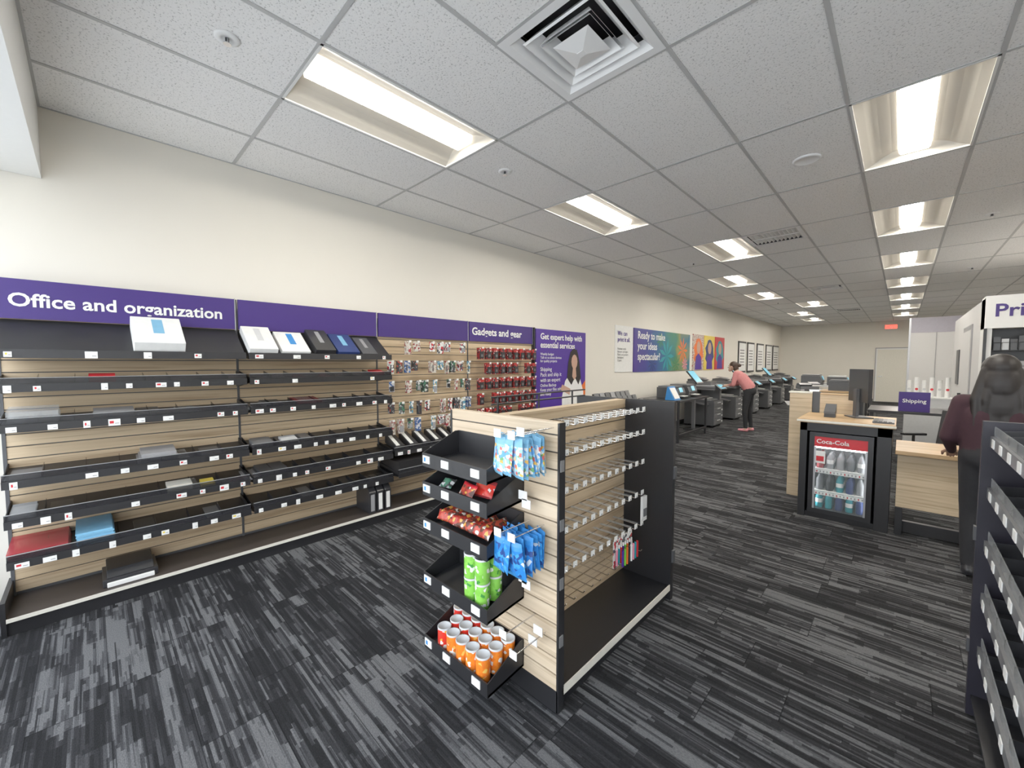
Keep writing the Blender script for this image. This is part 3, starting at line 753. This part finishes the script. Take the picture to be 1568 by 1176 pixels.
# ------------------------------------------------------------------ copiers
def copier(x, y, s=1.0, rz=0, name='photocopier', scr=M_screen):
    b = MB(); M = TR((x, y, 0), 0, 0, rz) @ Matrix.Scale(s, 4)
    b.box(-.33, .33, -.30, .30, .05, .62, M_char, M)
    for k in range(4):
        b.box(.33, .342, -.29, .29, .07 + k * .135, .19 + k * .135, M_dgrey, M); b.box(.342, .354, -.10, .10, .150 + k * .135, .168 + k * .135, M_lgrey, M)
        b.box(.342, .344, .2, .27, .10 + k * .135, .13 + k * .135, M_tag, M)
    for sx in (-.28, .28):
        for sy in (-.25, .25): b.cyl((sx, sy, 0), (sx, sy, .05), .025, M_black, M=M)
    b.box(-.33, -.12, -.30, .30, .62, .86, M_char, M); b.box(-.12, .30, .18, .30, .62, .86, M_dgrey, M)
    b.prism([(-.1, .64), (.26, .62), (.26, .635), (-.1, .68)], 'y', -.28, .17, M_grey, M); b.prism([(-.05, .677), (.18, .655), (.18, .668), (-.05, .69)], 'y', -.2, .08, M_tag, M)
    b.box(-.33, .33, -.31, .31, .86, .95, M_dgrey, M); b.box(-.335, .335, -.315, .315, .90, .912, M_black2, M)
    b.box(-.31, .28, -.29, .28, .95, .965, M_lgrey, M); b.box(-.30, .24, -.28, .12, .965, 1.05, M_dgrey, M)
    b.prism([(-.28, 1.05), (.05, 1.05), (.12, 1.09), (-.1, 1.13), (-.28, 1.10)], 'y', -.27, .0, M_char, M)
    b.prism([(-.25, 1.14), (.0, 1.11), (.0, 1.12), (-.25, 1.155)], 'y', -.02, .2, M_grey, M)
    b.prism([(.30, .90), (.44, .86), (.44, .885), (.31, .985)], 'y', -.22, .24, M_black2, M)
    b.prism([(.325, .975), (.436, .892), (.438, .895), (.327, .978)], 'y', -.12, .16, scr, M)
    b.prism([(-.22, .62), (-.22, .60), (.22, .52), (.22, .54)], 'y', -.56, -.30, M_char, M)
    b.obj(name, bevel=.006)
def kiosk(x, y):
    b = MB(); M = TR((x, y, 0))
    b.box(-.16, .16, -.18, .18, 0, .02, M_black, M); b.box(-.03, .03, -.04, .04, .0, 1.12, M_dgrey, M)
    b.prism([(-.12, 1.34), (-.10, 1.36), (.14, 1.08), (.12, 1.06)], 'y', -.2, .2, M_black2, M)
    b.prism([(-.085, 1.348), (-.083, 1.351), (.12, 1.106), (.118, 1.103)], 'y', -.18, .18, M_screen, M)
    b.obj('touchscreen_kiosk')
copier(-3.50, 10.45, 1.04); kiosk(-3.45, 9.66)
copier(-3.50, 12.2, 1.0); kiosk(-3.45, 13.0); copier(-3.50, 14.0, 1.0); copier(-3.5, 15.8); kiosk(-3.45, 16.6); copier(-3.5, 17.8); copier(-3.5, 19.6)
def desk(x0, x1, y0, y1, h, name, top=M_black2):
    b = MB(); b.box(x0, x1, y0, y1, h - .035, h, top)
    for x in (x0 + .03, x1 - .07):
        for y in (y0 + .03, y1 - .07): b.box(x, x + .04, y, y + .04, 0, h - .035, M_black)
        b.box(x, x + .04, y0 + .07, y1 - .07, .12, .16, M_black)
    b.box(x0 + .05, x0 + .07, y0 + .07, y1 - .07, .3, h - .035, M_black)
    b.obj(name, bevel=.004)
desk(-3.85, -3.0, 7.7, 9.3, .82, 'work_table')
def printer(x, y, z, s=1.0, lid=M_dgrey):
    b = MB(); M = TR((x, y, z)) @ Matrix.Scale(s, 4)
    b.prism([(-.2, 0), (.2, 0), (.22, .1), (.18, .2), (-.2, .22)], 'y', -.23, .23, M_char, M)
    b.box(-.18, .16, -.21, .21, .215, .245, lid, M); b.box(.2, .34, -.15, .15, .03, .04, M_char, M); b.box(.21, .32, -.1, .1, .04, .05, M_tag, M)
    b.box(.2, .222, -.16, .16, .07, .09, M_black, M)
    b.prism([(.19, .21), (.225, .12), (.228, .123), (.193, .213)], 'y', -.08, .08, M_screen, M)
    b.obj('desktop_printer', bevel=.005)
printer(-3.45, 8.35, .822); printer(-3.45, 8.98, .822, 1.05)
b = MB(); b.prism([(-3.3, .822), (-3.1, .822), (-3.12, .83), (-3.24, 1.08), (-3.26, 1.08)], 'y', 7.72, 8.02, M_blue); b.prism([(-3.119, .85), (-3.2345, 1.06), (-3.232, 1.062), (-3.116, .852)], 'y', 7.75, 7.99, M_tag); b.obj('table_sign')
b = MB(); b.box(-3.95, -3.35, 5.95, 7.3, .0, .08, M_black); b.box(-3.93, -3.37, 5.97, 7.28, .08, .78, M_black2)
for k in range(3):
    for j in range(7):
        y = 6.0 + j * .18; x = -3.85 + k * .15; z = .98 - k * .07
        b.prism([(x, z - .22), (x + .12, z - .22), (x + .02, z + .02), (x, z + .02)], 'y', y, y + .165, M_black); b.prism([(x + .112, z - .19), (x + .028, z + .02), (x + .03, z + .03), (x + .118, z - .19)], 'y', y + .01, y + .155, R.choice([M_char, M_dgrey, M_grey]))
b.obj('brochure_rack')
desk(-2.2, -.6, 14.2, 15.4, .9, 'work_table', M_lgrey); printer(-1.9, 14.8, .902, 1.2); printer(-1.3, 14.7, .902, 1.1, M_lgrey)
copier(-1.6, 12.3, .92, rz=-1.2, scr=M_screenw)
b = MB(); b.box(-1.25, -.55, 11.0, 11.6, 0, .9, M_black2); b.box(-1.28, -.52, 10.97, 11.63, .9, .94, M_ctop); b.box(-1.2, -.9, 10.98, 11.0, .1, .85, M_char); b.box(-.88, -.6, 10.98, 11.0, .1, .85, M_char)
for x in (-.93, -.86): b.box(x, x + .012, 10.965, 10.98, .5, .65, M_alu)
b.obj('storage_cabinet', bevel=.005); printer(-.95, 11.3, .942, .95)
desk(-.35, .60, 8.0, 8.9, .85, 'office_desk')
b = MB(); b.box(-.02, .30, 8.06, 8.075, .852, 1.13, M_purple); b.box(-.02, .30, 8.075, 8.14, .852, .86, M_purple); o = b.obj('purple_placard'); text('Shipping', (.02, 8.057, .98), .24, FY, M_tag, o)
def chair(x, y, rz):
    b = MB(); M = TR((x, y, 0), 0, 0, rz)
    b.box(-.24, .24, -.23, .23, .43, .49, M_black2, M); b.prism([(.20, .55), (.24, .55), (.30, .98), (.26, .98)], 'x', -.22, .22, M_black2, M)
    b.box(-.03, .03, .20, .26, .44, .60, M_black, M)
    b.cyl((0, 0, .12), (0, 0, .43), .025, M_chrome, M=M)
    for k in range(5):
        a = k * 2 * math.pi / 5; p = (.28 * math.cos(a), .28 * math.sin(a), .07); b.cyl((0, 0, .12), p, .018, M_black, M=M, r1=.013); b.cyl((p[0], p[1] - .015, .03), (p[0], p[1] + .015, .03), .03, M_black, M=M)
    for sx in (-.27, .27):
        b.cyl((sx, 0, .46), (sx, 0, .66), .014, M_black, M=M); b.box(sx - .03, sx + .03, -.13, .13, .66, .69, M_black, M); b.cyl((sx * .8, 0, .45), (sx, 0, .46), .014, M_black, M=M)
    b.obj('office_chair', bevel=.008)
chair(.30, 6.75, -.9)
b = MB()
b.box(.05, .60, 9.6, 9.9, 0, .95, M_lgrey); b.box(.04, .61, 9.59, 9.91, .95, .97, M_white)
for k in range(6): b.cyl((.10 + k * .09, 9.72, .97), (.10 + k * .09, 9.72, 1.25 + .05 * (k % 2)), .03, M_tag, n=12); b.cyl((.10 + k * .09, 9.685, 1.1), (.10 + k * .09, 9.688, 1.1), .02, M_red if k % 2 else M_lgrey, n=12)
b.obj('poster_tube_stand')
b = MB(); kx0, kx1, ky0, ky1 = .65, 2.6, 7.0, 10.6
b.box(kx0, kx1, ky0 + .3, ky1, 0, 2.27, M_divider); b.box(kx0, kx0 + .06, ky0, ky0 + .3, 0, 2.27, M_white); b.box(kx1 - .06, kx1, ky0, ky0 + .3, 0, 2.27, M_white)
b.box(kx0, kx1, ky0 - .02, ky0 + .3, 1.93, 2.29, M_white); b.box(kx0, kx1, ky0, ky0 + .3, 0, .35, M_white)
b.box(kx0 + .06, kx1 - .06, ky0 + .26, ky0 + .3, .35, 1.93, M_black)
for z in (.5, .85, 1.15, 1.42, 1.68):
    b.box(kx0 + .06, kx1 - .06, ky0 + .02, ky0 + .26, z, z + .008, M_black)
    for k in range(30):
        x = kx0 + .08 + k * .06
        b.box(x, x + .052, ky0 + .05, ky0 + .06, z + .01, z + .01 + R.uniform(.1, .2), R.choice([M_dgreen, M_char, M_grey, M_black2, M_lgrey, M_brown]))
        b.cyl((x, ky0 + .02, z), (x, ky0 + .02, z + .09), .002, M_black, n=5)
    b.cyl((kx0 + .06, ky0 + .02, z + .09), (kx1 - .06, ky0 + .02, z + .09), .003, M_black, n=5)
b.box(kx0 - .012, kx0, 8.0, 9.0, .02, 2.05, M_grey); b.box(kx0 - .016, kx0 - .012, 8.06, 8.94, .08, 1.98, M_divider); b.box(kx0 - .05, kx0 - .016, 8.86, 8.9, .95, 1.1, M_black)
b.box(kx0 - .013, kx0 - .001, 9.5, 9.9, 1.2, 1.75, M_char)
b.box(kx0 - .004, kx0 + .02, ky0 - .03, ky0 - .0, .35, 1.93, M_black)
o = b.obj('print_services_kiosk'); text('Printing', (.715, ky0 - .022, 2.06), .60, FY, M_purple, o, bold=.02)
b = MB(); b.box(.12, 1.6, 15.5, 15.65, 0, 2.35, M_divider); b.box(.12, 1.6, 15.49, 15.66, 2.35, 2.75, mat('divider_band', (.40, .38, .44), .6)); b.box(.10, .14, 15.48, 15.67, 0, 2.75, M_alu)
for x in (.62, 1.1): b.box(x, x + .01, 15.488, 15.5, 0, 2.35, M_grey)
b.obj('room_divider')
b = MB(); b.box(-.78, .18, YB - .04, YB - .001, 0, 2.12, M_white); b.box(-.72, .12, YB - .06, YB - .04, .01, 2.05, M_cream); b.cyl((-.66, YB - .06, 1.0), (-.66, YB - .1, 1.0), .02, M_chrome); b.box(-.67, -.55, YB - .11, YB - .095, .99, 1.01, M_chrome)
b.box(-.79, -.765, YB - .045, YB - .001, 0, 2.13, M_grey); b.box(.165, .19, YB - .045, YB - .001, 0, 2.13, M_grey); b.box(-.79, .19, YB - .045, YB - .001, 2.10, 2.13, M_grey)
b.obj('door_1')
b = MB(); b.box(-.55, -.18, YB - .06, YB - .03, 2.85, 3.02, M_tag); b.box(-.54, -.19, YB - .064, YB - .06, 2.86, 3.01, M_exit); b.box(-.4, -.33, YB - .03, YB - .001, 2.9, 2.98, M_tag); o = b.obj('exit_sign')
text('EXIT', (-.50, YB - .066, 2.88), .26, FY, M_tag, o)

# ------------------------------------------------------------------ people
def capsule_bm(bm, p0, r0, p1, r1, seg=12):
    tmp = bmesh.new()
    for p, r in ((p0, r0), (p1, r1)):
        bmesh.ops.create_uvsphere(tmp, u_segments=seg, v_segments=8, radius=r, matrix=Matrix.Translation(p))
    cos = [v.co.copy() for v in tmp.verts]; tmp.free()
    tmp = bmesh.new(); nv = [tmp.verts.new(c) for c in cos]
    bmesh.ops.convex_hull(tmp, input=nv)
    dele = [v for v in tmp.verts if not v.link_faces]; bmesh.ops.delete(tmp, geom=dele, context='VERTS')
    bmesh.ops.recalc_face_normals(tmp, faces=tmp.faces[:])
    me = D.meshes.new('t'); tmp.to_mesh(me); tmp.free(); bm.from_mesh(me); D.meshes.remove(me)
def blob(name, parts, voxel, parent, smooth=5):
    bm = bmesh.new(); mats = []
    for p in parts:
        if p[0] == 'c': capsule_bm(bm, Vector(p[1]), p[2], Vector(p[3]), p[4])
        else: bmesh.ops.create_uvsphere(bm, u_segments=18, v_segments=12, radius=1, matrix=Matrix.Translation(p[1]) @ Matrix.Diagonal((*p[2], 1)))
        if p[-1] not in mats: mats.append(p[-1])
    me = D.meshes.new(name + '_src'); bm.to_mesh(me); bm.free()
    t = D.objects.new(name + '_src', me); C.collection.objects.link(t)
    r = t.modifiers.new('r', 'REMESH'); r.mode = 'VOXEL'; r.voxel_size = voxel
    s = t.modifiers.new('s', 'SMOOTH'); s.iterations = smooth; s.factor = .5
    dg = C.evaluated_depsgraph_get(); m2 = D.meshes.new_from_object(t.evaluated_get(dg)); D.objects.remove(t); m2.name = name
    m2.materials.clear()
    for m in mats: m2.materials.append(m)
    def dist(c, p):
        if p[0] == 'c':
            a = Vector(p[1]); d = Vector(p[3]) - a; tt = max(0, min(1, (c - a).dot(d) / max(d.length_squared, 1e-9)))
            return (c - a - d * tt).length - (p[2] + (p[4] - p[2]) * tt)
        q = c - Vector(p[1]); rr = p[2]; k = math.sqrt(sum((q[i] / rr[i]) ** 2 for i in range(3))); return (k - 1) * min(rr)
    for f in m2.polygons:
        c = f.center; f.material_index = mats.index(min(parts, key=lambda p: dist(c, p))[-1]); f.use_smooth = True
    o = D.objects.new(name, m2); C.collection.objects.link(o); o.parent = parent
    return o
def hand_parts(w, d, n, m, side=1, curl=.5, s=1.0):
    w = Vector(w); d = Vector(d).normalized(); n = Vector(n).normalized(); sd = d.cross(n).normalized() * side
    P = []
    for k, L in enumerate((.070, .078, .072, .058)):
        off = sd * (.026 - k * .017) * s
        kn = w + d * .085 * s + off
        P.append(('c', w + off * .5, .015 * s, kn, .0115 * s, m))
        a = curl; p = kn; r = .0092
        for j, f in enumerate((.45, .32, .23)):
            a += curl * .6 * (j > 0); dd = d * math.cos(a) + n * math.sin(a); q = p + dd * L * f * s
            P.append(('c', p, r * s, q, (r - .0008) * s, m)); p = q; r -= .0008
    t0 = w + d * .02 * s + sd * .02 * s; t1 = w + d * .055 * s + sd * .048 * s + n * .015 * s; t2 = t1 + (d * .8 + n * .5 + sd * .1).normalized() * .035 * s
    P += [('c', t0, .014 * s, t1, .0105 * s, m), ('c', t1, .0105 * s, t2, .008 * s, m)]
    return P
def face_bits(parent, c, fwd, up, right, s=1.0, skin=M_skin):
    b = MB(); c = Vector(c)
    for sg in (-1, 1):
        e = c + fwd * .083 * s + right * sg * .031 * s
        b.ell(e, (.012 * s,) * 3, M_tag, 10, 8); b.ell(e + fwd * .007 * s, (.007 * s,) * 3, M_hair, 8, 6)
        b.ell(e + up * .022 * s + fwd * .003 * s, (.012 * s, .012 * s, .004 * s), M_hair, 8, 6)
    b.ell(c + fwd * .088 * s - up * .058 * s, (.014 * s, .014 * s, .006 * s), M_dred, 10, 6)
    b.obj('face_details', parent)

e = D.objects.new('person_at_copier', None); C.collection.objects.link(e)
px, py = -2.50, 10.22
def V(x, y, z): return Vector((px + x, py + y, z))
sk, sh, pa = M_skin, M_shirtp, M_pants
hipL, hipR = V(.05, -.09, .90), V(.05, .09, .90)
kL, kR = V(.00, -.10, .49), V(.03, .10, .49); aL, aR = V(.02, -.10, .09), V(.08, .11, .09)
sL, sR = V(-.19, -.165, 1.30), V(-.19, .165, 1.30)
elL, elR = V(-.22, -.22, 1.05), V(-.24, .22, 1.05); wL, wR = V(-.36, -.10, 1.03), V(-.38, .10, 1.03)
head = V(-.30, 0, 1.46)
parts = [('e', V(.06, 0, .92), (.135, .18, .13), pa), ('c', hipL, .090, kL, .060, pa), ('c', hipR, .090, kR, .060, pa), ('c', kL, .060, aL, .042, pa), ('c', kR, .060, aR, .042, pa),
         ('c', V(.035, -.05, 1.0), .125, V(-.11, -.07, 1.20), .112, sh), ('c', V(.035, .05, 1.0), .125, V(-.11, .07, 1.20), .112, sh),
         ('c', V(-.165, -.12, 1.29), .062, V(-.165, .12, 1.29), .062, sh),
         ('c', sL, .058, elL, .048, sh), ('c', sR, .058, elR, .048, sh), ('c', elL, .044, elL.lerp(wL, .5), .038, sh), ('c', elR, .044, elR.lerp(wR, .5), .038, sh),
         ('c', elL.lerp(wL, .5), .032, wL, .024, sk), ('c', elR.lerp(wR, .5), .032, wR, .024, sk), ('c', V(-.19, 0, 1.31), .052, V(-.26, 0, 1.41), .048, sk),
         ('c', aL, .038, aL + Vector((-.0, 0, -.03)), .04, sk), ('c', aR, .038, aR + Vector((0, 0, -.03)), .04, sk)]
for a in (aL, aR): parts += [('c', a + Vector((.03, 0, -.052)), .037, a + Vector((-.13, 0, -.060)), .029, M_shoe)]
blob('body', parts, .014, e)
hp = [('e', head, (.082, .072, .095), sk), ('c', head + Vector((-.03, 0, -.05)), .055, head + Vector((-.055, 0, -.085)), .038, sk), ('c', head + Vector((-.08, 0, .0)), .008, head + Vector((-.100, 0, -.03)), .012, sk),
      ('e', head + Vector((0, .074, -.01)), (.018, .010, .026), sk), ('e', head + Vector((0, -.074, -.01)), (.018, .010, .026), sk)]
blob('head', hp, .006, e, 3)
face_bits(e, head, Vector((-1, 0, -.1)).normalized(), Vector((-.1, 0, 1)).normalized(), Vector((0, 1, 0)), .95)
blob('hair', [('e', head + Vector((.022, 0, .030)), (.092, .086, .088), M_bhair), ('e', head + Vector((.06, 0, -.03)), (.058, .072, .09), M_bhair), ('c', head + Vector((.11, 0, .04)), .03, head + Vector((.14, 0, .02)), .038, M_bhair)], .007, e, 3)
blob('hand_left', hand_parts(wL, (-1, .15, -.1), (0, .3, -1), sk, 1, .5), .0042, e, 2)
blob('hand_right', hand_parts(wR, (-1, -.15, -.1), (0, -.3, -1), sk, -1, .5), .0042, e, 2)
b = MB(); b.box(px - .53, px - .38, py - .10, py + .10, .992, .996, M_tag); b.obj('paper', e)

e = D.objects.new('person_at_counter', None); C.collection.objects.link(e)
px, py = .50, 4.42
sk, sh, pa = M_skin2, M_maroon, M_pants
hd = V(0, .03, 1.49)
hL, hR = V(-.09, 0, .86), V(.09, 0, .86); kL, kR = V(-.10, .02, .46), V(.10, .03, .46); aL, aR = V(-.10, -.02, .09), V(.11, .0, .09)
sL, sR = V(-.17, 0, 1.26), V(.17, 0, 1.26); elL, elR = V(-.235, .0, 1.0), V(.235, .02, 1.0); wL, wR = V(-.20, .20, .87), V(.19, .22, .88)
parts = [('e', V(0, -.01, .88), (.185, .14, .14), pa), ('c', hL, .092, kL, .060, pa), ('c', hR, .092, kR, .060, pa), ('c', kL, .060, aL, .044, pa), ('c', kR, .060, aR, .044, pa),
         ('c', V(-.06, 0, .94), .12, V(-.080, .0, 1.17), .108, sh), ('c', V(.06, 0, .94), .12, V(.080, .0, 1.17), .108, sh), ('c', V(-.13, 0, 1.26), .062, V(.13, 0, 1.26), .062, sh),
         ('c', sL, .062, elL, .050, sh), ('c', sR, .062, elR, .050, sh), ('c', elL, .047, wL, .030, sh), ('c', elR, .047, wR, .030, sh),
         ('c', V(0, 0, 1.28), .052, V(0, .02, 1.42), .048, sk)]
for a in (aL, aR): parts += [('c', a + Vector((0, -.03, -.05)), .040, a + Vector((0, .13, -.058)), .032, M_black2)]
blob('body', parts, .013, e)
hp = [('e', hd, (.072, .088, .098), sk), ('c', hd + Vector((0, .03, -.05)), .055, hd + Vector((0, .055, -.085)), .038, sk), ('c', hd + Vector((0, .085, 0)), .008, hd + Vector((0, .105, -.03)), .012, sk),
      ('e', hd + Vector((.074, 0, -.01)), (.01, .018, .026), sk), ('e', hd + Vector((-.074, 0, -.01)), (.010, .018, .026), sk)]
blob('head', hp, .006, e, 3)
face_bits(e, hd, Vector((0, 1, 0)), Vector((0, 0, 1)), Vector((1, 0, 0)), 1.0)
hr = [('e', hd + Vector((0, -.022, .022)), (.094, .10, .10), M_hair), ('e', hd + Vector((0, -.05, -.10)), (.112, .085, .16), M_hair), ('e', hd + Vector((0, -.075, -.25)), (.120, .060, .15), M_hair)]
for k in range(11):
    x = -.10 + k * .02; w1 = .010 * math.sin(k * 2.3)
    p0 = hd + Vector((x * .7, -.060, .0)); p1 = hd + Vector((x * 1.15, -.095 + w1, -.20)); p2 = hd + Vector((x * 1.15, -.115 - w1, -.39 - .02 * (k % 3)))
    hr += [('c', p0, .030, p1, .030, M_hair), ('c', p1, .030, p2, .016, M_hair)]
blob('hair', hr, .007, e, 2)
blob('hand_left', hand_parts(wL, (.1, 1, -.2), (0, -.2, -1), sk, 1, .4), .0042, e, 2)
blob('hand_right', hand_parts(wR, (-.1, 1, -.2), (0, -.2, -1), sk, -1, .4), .0042, e, 2)

# ------------------------------------------------------------------ world, camera
w = D.worlds.new('World'); S.world = w; w.use_nodes = True; nt = w.node_tree; bg = nt.nodes['Background']
tc = nt.nodes.new('ShaderNodeTexCoord'); sx = nt.nodes.new('ShaderNodeSeparateXYZ'); nt.links.new(tc.outputs['Generated'], sx.inputs[0])
c = ramp(nt, sx.outputs[2], [(0.0, (.92, .92, .92)), (.5, (.84, .90, 1.0))]); nt.links.new(c, bg.inputs[0]); bg.inputs[1].default_value = 5.0
cd = D.cameras.new('camera'); cam = D.objects.new('camera', cd); C.collection.objects.link(cam); S.camera = cam
cd.sensor_width = 36; cd.sensor_fit = 'HORIZONTAL'; cd.lens = 14.24; cd.clip_start = .02
cam.location = (0, 0, CAMH); cam.rotation_euler = (math.radians(90 - 3.05), 0, math.radians(43.9))
S.view_settings.view_transform = 'Standard'; S.view_settings.look = 'None'; S.view_settings.exposure = .08; S.view_settings.gamma = 1.15
